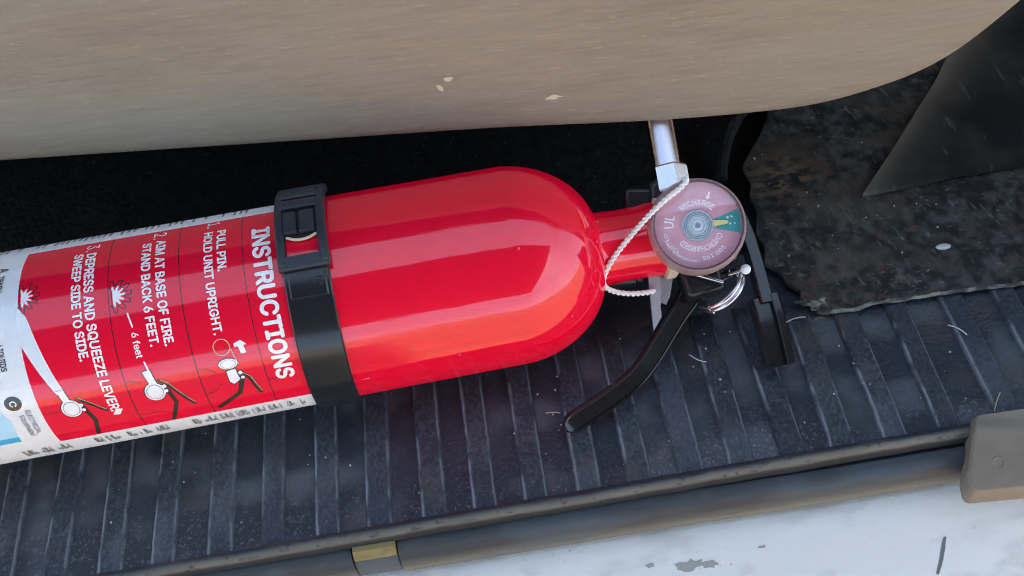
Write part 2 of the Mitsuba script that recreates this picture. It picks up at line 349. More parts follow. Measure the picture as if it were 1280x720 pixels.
for i in range(16):
    c = np.array([.1285, -.0052, .0032]) + rng.normal(0, [.0040, .0030, .0005]); r = rng.uniform(.0004, .0015)
    m = hull(rng.normal(0, 1, (9, 3)) * [r * 1.4, r * .8, r * .5]); m.apply_translation(c); fr.append(m)
add('frayed_corner', cat(*fr), 'worn_edge', torn, label='crumbling grey corner of the torn mat', smooth=False)

def flap_z(x, y):
    return torn_z(x, y) + .0030 + .005 * np.clip((x - .17 - .3 * (y - .05)) / .12, 0, 1) ** 1.6
fl = [(.1685, .0505), (.192, .0512), (.2154, .0525), (.2449, .0512), (.32, .050), (.34, .2), (.30, .2), (.255, .15), (.2251, .1126), (.1960, .0800)]
add('rubber_flap', sheet(fl, flap_z, .0028, jag=.0005, seed=5), 'flap_rubber', None, 'pointed dusty brown rubber flap lying on the scuffed floor mat', 'flap', smooth=35)
# thin dark carpet roll at the left of the torn mat
cp = spline([(.1085, .078, -.001), (.113, .092, .002), (.1200, .106, .004), (.1300, .118, .004), (.145, .128, .002)], 30)
add('carpet_fold', tube(cp, .0035 * (.8 + .4 * meshkit.fbm(cp * 200, 2)), 10), 'carpet', None, 'black carpet fold between the nozzle and the torn mat', 'carpet')

# ------------------------------------------------------------------ beige seat base
psi = math.radians(-6.8); su = np.array([math.cos(psi), math.sin(psi), 0]); sn = np.array([-math.sin(psi), math.cos(psi), 0])
edge = [(-.46, .0722), (-.2129, .0719), (-.1273, .0715), (-.0372, .0710), (.0103, .0705), (.0637, .0688), (.0967, .0688), (.115, .0694), (.131, .0706), (.1465, .0736), (.1605, .0780), (.1715, .0824), (.1808, .0878), (.1888, .0944), (.1956, .1016), (.2085, .1173), (.2200, .136), (.2260, .156), (.2250, .175)]
ring = np.vstack([spline(edge, 150), polyline([(.2245, .178), (.216, .187), (.20, .190), (-.44, .190), (-.452, .188), (-.459, .18), (-.46, .170), (-.46, .0760)], 90)])
keep = np.r_[True, np.linalg.norm(np.diff(ring, axis=0), axis=1) > 1e-5]; ring = ring[keep]
ring0 = ring; tn = np.roll(ring, -1, 0) - np.roll(ring, 1, 0); tn /= np.linalg.norm(tn, axis=1, keepdims=True); inn = np.c_[-tn[:, 1], tn[:, 0]]
ring = ring - inn * .0031
rows = []
def seat_pt(q, depth): return np.array([0, .062, 0]) + q[:, :1] * su + (np.asarray(depth).reshape(-1, 1) + .10 * (q[:, 1:] - .07)) * sn + q[:, 1:] * np.array([0, 0, 1.])
rows.append(seat_pt(ring + inn * .004, np.full(len(ring), .42)))
rows.append(seat_pt(ring, np.full(len(ring), .06)))
rad = .0075
ztop_r = np.clip((ring[:, 1] - .15) / .03, 0, 1) * .028 + rad       # a far softer roll along the top edge
for a in np.linspace(0, np.pi / 2, 9):
    rows.append(seat_pt(ring + inn * (rad * (1 - np.cos(a))), ztop_r * (1 - np.sin(a)) - 0.0))
cen = np.array([-.05, .128])
base_r = ring + inn * rad
for t in (.06, .15, .3, .5, .7, .9, 1.):
    q = base_r + (cen - base_r) * t
    rows.append(seat_pt(q, -.0035 * (1 - (1 - t) ** 2) + 0 * q[:, 0]))
seat = thing('seat_base', 'scuffed beige seat base with a rounded lower corner above the fire extinguisher', 'seat')
m = grid(rows, close_v=True); m.fix_normals()
add('panel', m, 'seat_vinyl', seat, smooth=40)
from scipy.interpolate import LinearNDInterpolator
_fr = np.vstack(rows[8:]); _fu = (_fr - np.array([0, .062, 0])) @ su; _fd = (_fr - np.array([0, .062, 0])) @ sn
front_depth = LinearNDInterpolator(np.c_[_fu, _fr[:, 2]], _fd)
def scuff(u, z, pts):
    q = np.array(pts) * .001; w = np.array([u, z]) + q
    P3 = seat_pt(w, front_depth(w) - .10 * (w[:, 1] - .07) - .00022); c = P3.mean(0)
    return trimesh.Trimesh(np.vstack([P3, c]), [[i, (i + 1) % len(w), len(w)] for i in range(len(w))], process=False)
add('scuff_mark', scuff(-.0165, .0950, [(-1.6, 1.8), (.2, 2.0), (1.6, .2), (1.0, -1.6), (-.4, -.6)]), 'seat_scuff', seat, smooth=False)
add('scuff_mark', scuff(-.0125, .0992, [(-2.0, 1.2), (1.2, 1.6), (2.6, .5), (1.2, .3), (1.0, -.8), (-1.2, -.6)]), 'seat_scuff', seat, smooth=False)
add('scuff_mark', scuff(.0285, .0862, [(-4.0, -.6), (0, 1.6), (2.4, 1.0), (4.4, .2), (1, -.2), (2.0, -1.2), (-1.2, -1.0)]), 'seat_scuff', seat, smooth=False)

# ------------------------------------------------------------------ sill trim, white body panel, bracket
def trim_piece(x0, x1, inset=0., zcut=0.):
    pr = [(-.0790, -.0100), (-.0815, -.0072), (-.0845, -.0068), (-.0872, -.0085), (-.0890, -.0125), (-.0896, -.0175), (-.0893, -.0225), (-.0880, -.0262), (-.0850, -.0275), (-.0800, -.0275)]
    pr = np.array(pr); pr[:, 0] += inset + SHIFT + .0010; pr[:, 1] = np.minimum(pr[:, 1], -.0068 - zcut)
    xs = np.linspace(x0, x1, max(6, int((x1 - x0) / .006)))
    return loft([np.c_[np.full(len(pr), x), pr[:, 0] + YAW * x * .35, pr[:, 1] + .0004 * math.sin(x * 40)] for x in xs])
add('sill_trim', trim_piece(-.0605, .196), 'trim_dusty', None, 'long dusty black half-round trim between the ribbed mat and the white panel', 'trim', smooth=40)
add('sill_trim', trim_piece(-.34, -.0790), 'trim_dusty', None, 'short piece of dark half-round trim at the lower left, left of the yellow gap', 'trim', smooth=40)
add('trim_clip', trim_piece(-.0784, -.0611, .0010, .0040), 'trim_joint', None, 'dark recessed joint piece under the yellow strip between two trims', 'clip', smooth=40)
ys_ = np.array([0, 0]) + np.array([[-.0820, -.0055], [-.0822, -.0100], [-.0860, -.0106], [-.0860, -.0090], [-.0840, -.0058]])
add('foam_strip', loft([np.c_[np.full(5, x), ys_[:, 0] + SHIFT + YAW * x * .5, ys_[:, 1]] for x in np.linspace(-.0782, -.0612, 6)]), 'yellow_foam', None, 'dirty yellow strip showing in the gap of the sill trim', 'strip', smooth=30)
# outer painted sill, sloping out and down
prf = np.array([(.0200, -.0290), (-.0862, -.0290), (-.0895, -.0300), (-.0960, -.0345), (-.1100, -.0460), (-.1300, -.0640), (-.1420, -.0800), (-.1500, -.1100), (-.1500, -.2300), (-.1400, -.2600), (.0200, -.2600)])
prf[:, 0] += SHIFT; dens = polyline(prf, 90)
xs = np.linspace(-1.2, 1.2, 60)
panel = thing('white_sill', 'chipped white painted outer sill along the bottom edge of the picture', 'sill')
add('panel', grid([np.c_[np.full(90, x), dens] for x in xs]), 'white_paint', panel, smooth=40)
def on_panel(x, s):
    """point s metres down the sloping face, lifted a hair"""
    a, b, c = prf[3], prf[4], prf[5]; la = np.linalg.norm(b - a)
    q = a + (b - a) * s / la if s < la else b + (c - b) * (s - la) / np.linalg.norm(c - b)
    t = (b - a) / la if s < la else (c - b) / np.linalg.norm(c - b); nn = np.array([t[1], -t[0]]); nn *= np.sign(-nn[0])
    q = q + nn * .00025; return (x, q[0], q[1])
def patch_on(pts):
    P3 = np.array([on_panel(x, s) for x, s in pts]); c = P3.mean(0)
    return trimesh.Trimesh(np.vstack([P3, c]), [[i, (i + 1) % len(P3), len(P3)] for i in range(len(P3))], process=False)
def blob(x, s, rx, rs, n=16, rough=.35, seed=0):
    r = np.random.default_rng(seed); k = 1 + rough * r.uniform(-1, 1, n)
    return [(x + rx * k[i] * math.cos(2 * math.pi * i / n), s + rs * k[i] * math.sin(2 * math.pi * i / n)) for i in range(n)]
chips = []
for i, (x, s, rx, rs, b) in enumerate([(.0555, .0040, .0058, .0022, 'bare_patch'), (.0630, .0048, .0032, .0015, 'bare_patch'), (.0385, .0015, .0020, .0010, 'bare_patch'), (.0850, .0010, .0018, .0006, 'bare_patch')]):
    add('paint_chip', patch_on(blob(x, s, rx, rs, seed=i)), b, panel, smooth=False)
add('scratch', patch_on([(x_ + .0095, s_ + .0078) for x_, s_ in [(.1500, .0008), (.1512, .0006), (.1500, .006), (.1480, .012), (.1462, .016), (.1450, .0155), (.1470, .010), (.1488, .004)]]), 'scratch_dark', panel, label='short dark curved scratch in the white paint', smooth=False)
# brown bracket
br = thing('sill_bracket', 'worn brown plastic bracket end over the trim at the lower right', 'bracket')
o2 = Polygon([(.1715, -.0690), (.32, -.0690), (.32, -.1025), (.1640, -.0945), (.1640, -.0885)]).buffer(-.003).buffer(.003, 6)
def bracket_mesh():
    ring_ = np.array(LineString(o2.exterior.coords).segmentize(.002).coords)[:-1]
    rings_ = []
    for dz, off in ((-.012, 0), (-.002, 0), (-.0008, .0003), (0, .0013)):
        q = np.array(LineString(list(ring_) + [ring_[0]]).coords)[:-1]; c = np.array([.23, -.085]); d = c - q; d /= np.linalg.norm(d, axis=1, keepdims=True)
        q = q + d * off
        z = .0046 + dz + np.where(q[:, 1] < -.0745, -(-.0745 - q[:, 1]) * .62, 0) 
        rings_.append(np.c_[q, z])
    return loft(rings_)
add('plate', bracket_mesh(), 'bracket_brown', br, smooth=40)
sc = lathe([(0, -.0006), (.0012, -.0005), (.0020, .00005), (.0026, 0), (.0032, -.0006)], 24); sc.apply_transform(trimesh.geometry.align_vectors([0, 0, 1], [0, -.53, .85])); sc.apply_translation([.1765, -.0868, -.0030])
add('screw_head', sc, 'bracket_brown', br, smooth=40)

# ------------------------------------------------------------------ FIRE EXTINGUISHER
ext = thing('fire_extinguisher', 'red fire extinguisher with white label and black strap lying on the ribbed mat', 'fire extinguisher')
A0 = np.array([0, .0119, .0409]); ya, pi_ = .0703, -.0464
ax = np.array([math.cos(ya) * math.cos(pi_), math.sin(ya) * math.cos(pi_), math.sin(pi_)])
cu = np.array([0, 0, 1.]) - ax * ax[2]; cu /= np.linalg.norm(cu); cf = np.cross(ax, cu) * 1.0
if cf[1] > 0: cf = -cf
R = .041
def on_cyl(s, th, r):
    """s along the axis, th radians from the top towards the viewer, r radius"""
    s, th, r = np.broadcast_arrays(s, th, r)
    return A0 + s[..., None] * ax + (r * np.cos(th))[..., None] * cu + (r * np.sin(th))[..., None] * cf
def revolve_axis(sr, n=128):
    sr = np.asarray(sr, float); th = np.arange(n) * 2 * np.pi / n
    return fixed(grid(on_cyl(sr[:, :1], th[None, :], sr[:, 1:]), close_v=True))
tt = np.linspace(0, np.pi / 2, 36); nexp, r1, LL = 1.88, .0125, .0372
prof = [(-.262, .0), (-.262, .034), (-.260, .038), (-.256, .0405), (-.250, R)] + [(s, R) for s in np.linspace(-.24, -.001, 24)]
prof += [(.0003 + LL * math.sin(t) ** (2 / nexp), r1 + (R - r1) * math.cos(t) ** (2 / nexp)) for t in tt]
add('body', revolve_axis(prof, 160), 'red_paint', ext, label='glossy red cylinder with domed shoulder', smooth=25)
add('neck', revolve_axis([(.034, .010), (.034, .0172), (.0362, .0163), (.039, .0155), (.048, .0150), (.056, .0150), (.0600, .0156), (.0628, .0156), (.0635, .0150), (.0635, .004)], 72), 'red_paint', ext, label='short red neck below the valve', smooth=30)

# ---- label
def wrapped(mesh2d, r):
    """flat mesh with x = s (m) and y = arc length (m) bent round the cylinder"""
    v, f = trimesh.remesh.subdivide_to_size(mesh2d.vertices, mesh2d.faces, .0016, max_iter=14)
    m = trimesh.Trimesh(on_cyl(v[:, 0], v[:, 1] / R, np.full(len(v), r)), f, process=False); m.merge_vertices()
    c = m.triangles_center; rad_ = c - A0; rad_ -= (rad_ @ ax)[:, None] * ax
    bad = (m.face_normals * rad_).sum(1) < 0
    ff = np.array(m.faces); ff[bad] = ff[bad][:, ::-1]
    return trimesh.Trimesh(m.vertices, ff, process=False)
DEG = R * math.pi / 180
def flat(polys):
    """shapely polygons with x = s in mm, y = theta in degrees -> flat mesh in metres"""
    ms = []
    for g in polys:
        for q in getattr(g, 'geoms', [g]):
            if q.is_empty or q.area < 1e-6: continue
            v, f = trimesh.creation.triangulate_polygon(q, engine='earcut'); ms.append(trimesh.Trimesh(np.c_[v, np.zeros(len(v))], f, process=False))
    return trimesh.util.concatenate(ms)
def deg_poly(pts): return Polygon([(s * .001, t * DEG) for s, t in pts])
def deg_line(pts, w): return LineString([(s * .001, t * DEG) for s, t in pts]).buffer(w * .001)
def deg_circ(s, t, r, k=1.): 
    c = Point(0, 0).buffer(r * .001, 20)
    from shapely import affinity
    return affinity.translate(affinity.scale(c, 1, k, origin=(0, 0)), s * .001, t * DEG)
r_white, r_red, r_black, r_top = R + .00015, R + .00027, R + .00037, R + .00047
lab = add('label', fixed(grid(on_cyl(np.linspace(-.2400, -.0780, 60)[:, None], np.arange(160)[None, :] * 2 * np.pi / 160, np.full((60, 160), r_white)), close_v=True)), 'label_white', ext, label='white paper label with a red instruction field', smooth=True)
def ink(name, polys, mat_, r, label=None, kind=None):
    return add(name, wrapped(flat(polys), r), mat_, lab, label=label, kind=kind, smooth=True)
ink('red_field', [sbox(-.1803, -25.5 * DEG, -.0790, 95.6 * DEG)], 'label_red', r_red)
def sheet_text(text, h, bold):
    m = meshkit.text_mesh(text, h, .001, bold); keep_ = m.face_normals[:, 2] > .9
    m = trimesh.Trimesh(m.vertices, m.faces[keep_], process=False); m.remove_unreferenced_vertices(); return np.array(m.vertices)[:, :2], np.array(m.faces)
def lettering(text, s0, cap, t0, t1, mat_='ink_white', bold=False, stroke=0, label=None, slope=0.):
    v, f = sheet_text(text, cap * .001, bold)
    x0, x1 = v[:, 0].min(), v[:, 0].max()
    y = (t0 + (v[:, 0] - x0) / (x1 - x0) * (t1 - t0)) * DEG
    m = trimesh.Trimesh(np.c_[s0 * .001 + v[:, 1] + slope * (y - t0 * DEG), y, np.zeros(len(v))], f, process=False)
    if stroke:
        m = cat(*[trimesh.Trimesh(m.vertices + [a_ * stroke * .001, b_ * stroke * .001, 0], m.faces, process=False) for a_, b_ in ((0, 0), (1, 0), (-1, 0), (0, 1), (0, -1))])
        lay = [wrapped(trimesh.Trimesh(m.vertices[i * len(v):(i + 1) * len(v)], f, process=False), r_top + i * .00003) for i in range(5)]
        return add('lettering', cat(*lay), mat_, lab, label=label, smooth=True)
    return add('lettering', wrapped(m, r_top), mat_, lab, label=label, smooth=True)
lettering('INSTRUCTIONS', -95.0, 6.1, -9.5, 77, bold=True, stroke=.2)
lettering('1.', -112.4, 4.6, -23.5, -18)
lettering('PULL PIN.', -108.3, 3.1, -13.6, 14, bold=True, stroke=.07)
lettering('HOLD UNIT UPRIGHT.', -113.2, 3.0, -13.6, 46, bold=True, stroke=.07)
lettering('2.', -132.6, 4.8, -22.0, -16)
lettering('AIM AT BASE OF FIRE.', -130.9, 3.2, -14, 47, bold=True, stroke=.07)
lettering('STAND BACK 6 FEET.', -136.0, 3.1, -13.3, 46, bold=True, stroke=.07)
lettering('3.', -157.6, 4.8, -21.5, -15.5)
lettering('DEPRESS AND SQUEEZE LEVER.', -156.7, 3.3, -13.3, 78, bold=True, stroke=.07)
lettering('SWEEP SIDE TO SIDE.', -161.2, 3.1, -14, 47, bold=True, stroke=.07)
lettering('6 feet', -141.8, 2.4, 37.5, 50.5, bold=True)
lettering('A', -188.6, 3.2, -13.6, -10.6, 'ink_black', True)
lettering('TRASH', -188.4, 2.1, -7.5, 3.5, 'ink_black', True)
lettering('LIQUIDS', -188.6, 2.1, 32, 45, 'ink_black', True)
lettering('ELECTRICAL', -185.3, 1.7, 67.5, 84, 'ink_black')
lettering('EQUIPMENT', -188.0, 1.7, 70, 86, 'ink_black')
# black divider and ground lines
ink('divider_line', [deg_line([(-99.2, -25), (-98.6, 95)], .16)], 'ink_black', r_black)
ink('divider_line', [deg_line([(-122.5, -25), (-122.2, 95)], .18)], 'ink_black', r_black)
ink('divider_line', [deg_line([(-148.1, -25), (-148.3, 95)], .18)], 'ink_black', r_black)
for g_ in [deg_line([(-122, 62), (-119, 63), (-116, 66.5)], .12), deg_line([(-122, 79), (-118, 77.5), (-115.5, 73)], .12), deg_line([(-148, 62), (-146, 62), (-143, 64)], .12), deg_line([(-148, 85), (-141, 85), (-135.5, 87)], .12),
                    deg_line([(-180, 72), (-174, 72.5)], .12), deg_line([(-180, 89.5), (-172, 88.5)], .12), deg_line([(-98.6, 76), (-94, 76.5), (-90, 76)], .1), deg_line([(-122, 91), (-117, 90)], .1)]:
    ink('ground_line', [g_], 'ink_black', r_black)
# spray cone and dashes
ink('spray_cone', [deg_poly([(-181, 13), (-177.6, 20), (-176.6, 24), (-169.8, 61), (-172.6, 62), (-180.2, 34.5), (-181, 34.5)])], 'label_white', r_black)
ink('dash_mark', [deg_line([(-142.0, 27.5), (-141.0, 34.5)], .30), deg_line([(-139.6, 53), (-138.9, 59)], .30)], 'ink_white', r_top)
# flames
def flame(s, t, k):
    o = []
    for i in range(44):
        a = -1.9 + 3.8 * i / 43; rr = (3.9 + 1.5 * (1 if i % 6 in (1, 2, 3) else -.5)) * k
        o.append((s + rr * math.cos(a + .1 * (i % 3)) * 1.15, t + rr * math.sin(a) * 1.6))
    o += [(s - .6 * k, t + 6 * k), (s - .6 * k, t - 6 * k)]
    return deg_poly(o).buffer(0)
for s, t, k in ((-178.8, 9.5, .95), (-146.2, 17.5, 1.0)):
    fl_ = flame(s, t, k)
    ink('flame_outline', [fl_.buffer(.0004)], 'ink_black', r_black)
    ink('flame_curls', [fl_.buffer(.00002)], 'label_red', r_black + .00005)
    ink('flame_core', [flame(s, t, k * .66).buffer(0)], 'ink_white', r_top)
# little drawings of the extinguisher
def drawing(white, olive, tan, thin=()):
    w = unary_union(white)
    ink('drawing_outline', [w.buffer(.00035), unary_union(olive).buffer(.0001)], 'ink_black', r_black)
    ink('drawing_levers', [unary_union(olive).buffer(-.00005)], 'ink_olive', r_black + .00005)
    ink('drawing_lines', [unary_union(tan)], 'ink_tan', r_top)
    ink('drawing_gauge', [w], 'ink_white', r_top + .00003)
    if thin: ink('drawing_detail', [unary_union(list(thin))], 'ink_black', r_top + .00009)
drawing([deg_circ(-169.6, 71.5, 3.5, 1.1), deg_poly([(-172.4, 60.3), (-170.0, 60), (-169.0, 66.5), (-171.4, 67)]), deg_circ(-166.0, 70.3, .8), deg_circ(-165.6, 73.4, .7)],
        [deg_line([(-166.4, 66), (-163, 70.2), (-158.2, 76.4)], .55), deg_line([(-165.3, 72.5), (-163.6, 82), (-165.6, 93.8)], .7)],
        [deg_line([(-166.2, 65.6), (-162.6, 69.6), (-158.0, 75.8)], .14)],
        [deg_circ(-169.6, 71.5, 2.9, 1.1).difference(deg_circ(-169.6, 71.5, 2.6999999999999997, 1.1)), deg_line([(-172.3, 62.6), (-169.7, 62.3)], .12), deg_line([(-172.0, 65.2), (-169.4, 64.8)], .12)])
ink('arrow_mark', [deg_poly([(-154.9, 76.6), (-152.6, 77.4), (-154.2, 81), (-156.8, 80.6)])], 'ink_white', r_top + .00003)
drawing([deg_circ(-139.2, 70.7, 3.6, 1.1), deg_poly([(-141.4, 58.2), (-138.6, 57.6), (-137.6, 66), (-140.0, 66.4)]), deg_circ(-135.4, 68.2, .8), deg_circ(-135.2, 71.2, .7)],
        [deg_line([(-136.6, 64.5), (-134, 67.6), (-127.3, 83.2)], .6), deg_line([(-134.6, 71), (-133.4, 80), (-137.4, 93.6)], .7)],
        [deg_line([(-136.0, 64.2), (-133.6, 67.1), (-126.9, 82.6)], .14)],
        [deg_circ(-139.2, 70.7, 3.0, 1.1).difference(deg_circ(-139.2, 70.7, 2.8, 1.1)), deg_line([(-141.2, 61), (-138.2, 60.4)], .12), deg_line([(-140.6, 64), (-137.8, 63.5)], .12)])
ring_o = deg_circ(-111.7, 52.8, 3.1, 1.05)
drawing([deg_circ(-111.0, 62.3, 3.4, .62), deg_poly([(-112.4, 66.4), (-109.0, 65.6), (-108.3, 72.5), (-111.0, 75.0), (-112.2, 73)]), deg_circ(-107.6, 68.5, .8), deg_circ(-107.2, 71.6, .7)],
        [deg_line([(-107.4, 69), (-105.0, 72), (-102.6, 84)], .7), deg_line([(-107.8, 73), (-110.2, 82), (-119.5, 90.8)], .8)],
        [deg_line([(-107.0, 68.6), (-104.5, 71.6), (-102.1, 83.4)], .14), ring_o.difference(deg_circ(-111.7, 52.8, 2.75, 1.05)), deg_line([(-108.7, 54.4), (-107.4, 63)], .18)],
        [deg_circ(-111.0, 62.3, 2.8, 0.62).difference(deg_circ(-111.0, 62.3, 2.5999999999999996, 0.62)), deg_line([(-112.2, 68.4), (-108.8, 67.6)], .12), deg_line([(-111.4, 72.6), (-108.4, 71.6)], .12)])
ink('arrow_mark', [deg_poly([(-107.2, 51.9), (-104.6, 50.6), (-102.6, 53.5), (-104.0, 53.4), (-103.4, 57.6), (-105.4, 58), (-105.9, 53.8), (-107.3, 54)])], 'ink_white', r_top)
# class symbols on the white field
ink('class_symbol', [deg_circ(-188.3, 62.5, 3.0)], 'ink_black', r_red)
lettering('C', -189.4, 2.2, 60.9, 64.2, 'ink_white', True)
ink('blue_block', [deg_poly([(-202, 66), (-193.6, 66), (-191.8, 72), (-192.4, 88.5), (-202, 88.5)])], 'ink_paleblue', r_red)
ink('blue_block', [deg_poly([(-202, 84.2), (-192.3, 84.2), (-192.4, 88.5), (-202, 88.5)])], 'ink_blue', r_black)
fp = []
for i, s in enumerate(np.arange(-196, -88.5, 3.1)):
    if -160 < s < -157 or -141 < s < -134 or -180 < s < -170: continue
    for k in range(3):
        l = rng.uniform(4.2, 6.2)
        for a_, b_ in ((0, l * .42), (l * .5, l)):
            fp.append(deg_line([(s + k * .62, 99.5 + a_ * 1.6 + .6 * rng.random()), (s + k * .62, 99.5 + b_ * 1.6)], .19))
    if i % 2: fp.append(deg_line([(s - .9, 100), (s - .9, 107)], .45))
ink('fine_print', fp, 'ink_grey', r_red, kind='stuff')
fp = []
for s in np.arange(-200, -96, 2.3):
    if rng.random() < .3: continue
    fp.append(deg_line([(s, -42 + rng.uniform(-2, 2)), (s + .2, -33 + rng.uniform(-1.5, 1))], .33))
ink('fine_print', fp, 'ink_grey', r_red, kind='stuff')

# ---- strap and buckle
def curved_block(s0, s1, t0, t1, r0, r1, bev=.0006, n=24):
    """a block bent round the cylinder (mm along the axis, degrees), with bevelled edges"""
    s0, s1 = s0 * .001, s1 * .001; bd = math.degrees(bev / r1)
    sec = lambda k: [(s0 + k, r0), (s0 + k, r1 - bev), (s0 + bev + k * 0, r1), (s1 - bev, r1), (s1 - k, r1 - bev), (s1 - k, r0)]
    ths = [t0, t0 + 1e-6] + list(np.linspace(t0 + bd, t1 - bd, n)) + [t1]
    rings = []
    for i, t in enumerate(ths):
        endp = i == 0 or i == len(ths) - 1
        q = sec(0); rr = [(s, min(r, r1 - bev) if endp else r) for s, r in q]
        rings.append([on_cyl(np.array(s), np.array(math.radians(t)), np.array(r)) for s, r in rr])
    return loft(rings)
strap = add('strap', revolve_axis([(-.0851, .0405), (-.0851, .0427), (-.0846, .0432), (-.0765, .0433), (-.0687, .0432), (-.0682, .0427), (-.0682, .0405)], 140), 'strap_black', ext, label='black plastic mounting band round the cylinder', smooth=30)
bk = add('buckle', cat(curved_block(-86.0, -83.0, -50, 20, .0430, .0462), curved_block(-70.6, -67.2, -50, 20, .0430, .0462), curved_block(-86.0, -67.2, 15.5, 22, .0430, .0458), curved_block(-86.0, -67.2, -52, -43, .0430, .0464), curved_block(-83.4, -70.2, -46, 4.6, .0430, .0440)), 'buckle_black', ext, label='black ribbed snap buckle on the strap', smooth=30)
for t in (-39.5, -29.5, -19.5):
    add('grip_bar', curved_block(-84.2, -70.0, t, t + 6.4, .0430, .0468 - .0006 * (t < -35), n=8), 'buckle_black', bk, smooth=30)
add('latch_tab', curved_block(-83.0, -77.9, -10.5, 3.2, .0430, .0462, n=10), 'buckle_black', bk, smooth=30)
add('latch_tab', curved_block(-77.0, -71.2, -10.5, 3.2, .0430, .0462, n=10), 'buckle_black', bk, smooth=30)
add('window', curved_block(-83.2, -70.4, -12, 16, .0429, .04345, n=10), 'red_paint', bk, label='red surface showing through the buckle window', smooth=30)
cl = [(s, 6.8 - 2.6 * ((s + 76.5) / 6) ** 2) for s in np.linspace(-82.0, -71.0, 20)]
add('latch_spring', tube([on_cyl(np.array(s * .001), np.array(math.radians(t)), np.array(.0447)) for s, t in cl], .00055, 8), 'nylon_tan', bk, smooth=40)
tp = add('raised_plate', curved_block(-83.6, -69.6, 24, 36, .0425, .0439, n=10), 'strap_black', strap, smooth=30)
pv = on_cyl(np.array(-.0728), np.array(math.radians(28)), np.array(.0440)); 
th_ = np.linspace(0, 2 * np.pi, 33)
add('moulded_mark', tube([on_cyl(np.array(-.0726 + .0016 * math.cos(a)), np.array(math.radians(28.8) + .0016 * math.sin(a) / .044), np.array(.0439)) for a in th_], .00022, 6), 'strap_black', strap, smooth=40)

# ---- valve head: its own frame, tilted up towards the open door (mm)
VO = np.array([.0799, .0175, .0372]); vx = np.array([.98823, -.12218, -.09207]); vy = np.array([.15299, .78923, .59473]); vz = np.array([0, -.60182, .79864])
VM = np.eye(4); VM[:3, 0] = vx * .001; VM[:3, 1] = vy * .001; VM[:3, 2] = vz * .001; VM[:3, 3] = VO
def V(m): m = m.copy(); m.apply_transform(VM); return m
def moved(m, t, ax_=None):
    m = m.copy()
    if ax_ is not None: m.apply_transform(trimesh.geometry.align_vectors([0, 0, 1], np.asarray(ax_, float) / np.linalg.norm(ax_)))
    m.apply_translation(t); return m
body_v = cat(moved(rbox(38, 30, 20, 4), (-1, 1, -5)), moved(rbox(17, 22, 13, 2.5), (1, -17, -2.0), (0, .27, 1)), moved(rbox(18, 16, 16, 3), (-11, 14, -3)), moved(rbox(14, 12, 8, 2), (-23, 12.5, -2)))
add('valve', V(body_v), 'valve_black', ext, label='black valve block under the gauge', smooth=35)
add('stub', V(moved(lathe([(0, 0), (4.2, 0), (4.2, 12), (3.4, 12.6), (3.4, 15), (0, 15)], 24), (-37, -20, -6), (1, .1, 0))), 'valve_black', ext, smooth=35)
add('collar', revolve_axis([(.0630, .008), (.0630, .0150), (.0637, .0172), (.0676, .0174), (.0690, .0160), (.0690, .0120), (.0690, .008)], 60), 'nylon_tan', ext, label='cream plastic collar at the end of the neck', smooth=30)
tabp = Polygon([(-20.6, -17.5), (-16.2, -17), (-15.0, -22), (-15.4, -31), (-15.0, -35.4), (-18.2, -41.2), (-19.2, -32)])
def plate(poly, z0, z1): 
    m = trimesh.creation.extrude_polygon(poly, z1 - z0, engine='earcut'); m.apply_translation([0, 0, z0]); return m
add('seal_tab', V(plate(tabp, 2.2, 4.0)), 'nylon_grey', ext, label='pointed grey plastic tab beside the lever', smooth=False)
add('seal_plate', V(plate(Polygon([(-15.2, -19), (-9.6, -18.5), (-11.0, -27), (-12.6, -30.5), (-15.0, -29.5)]), -1.0, .6)), 'nylon_grey', ext, smooth=False)
# nozzle
nd = np.array([-2.8, 20, -4.4]); nd /= np.linalg.norm(nd)
noz = add('nozzle', V(moved(lathe([(0, 0), (5.7, 0), (5.8, 1), (5.8, 34), (5.3, 36), (3.2, 36), (3.0, 10), (0, 10)], 48), (-11.3, 25.5, -1), nd)), 'chrome', ext, label='shiny silver nozzle pointing under the seat', smooth=30)
hexa = []
for z, k in ((0, .93), (.8, 1), (10.6, 1), (11.4, .93)):
    hexa.append([(7.9 * k * math.cos(a), 7.9 * k * math.sin(a), z) for a in np.radians(np.arange(6) * 60)])
hm = loft(hexa)
# turn the nut so that one flat looks up and to the left
Mx = np.eye(4); zz_ = nd; xx_ = np.cross([0, 0, 1.], zz_); xx_ /= np.linalg.norm(xx_); yy_ = np.cross(zz_, xx_)
rot = trimesh.transformations.rotation_matrix(math.radians(-20), [0, 0, 1]); hm.apply_transform(rot)
Mx[:3, 0], Mx[:3, 1], Mx[:3, 2] = xx_, yy_, zz_; Mx[:3, 3] = np.array([-11.3, 25.5, -1]) - nd * 9.6
hm.apply_transform(Mx)
add('hex_nut', V(hm), 'nickel', noz, label='bright hexagonal nut of the nozzle', smooth=15)
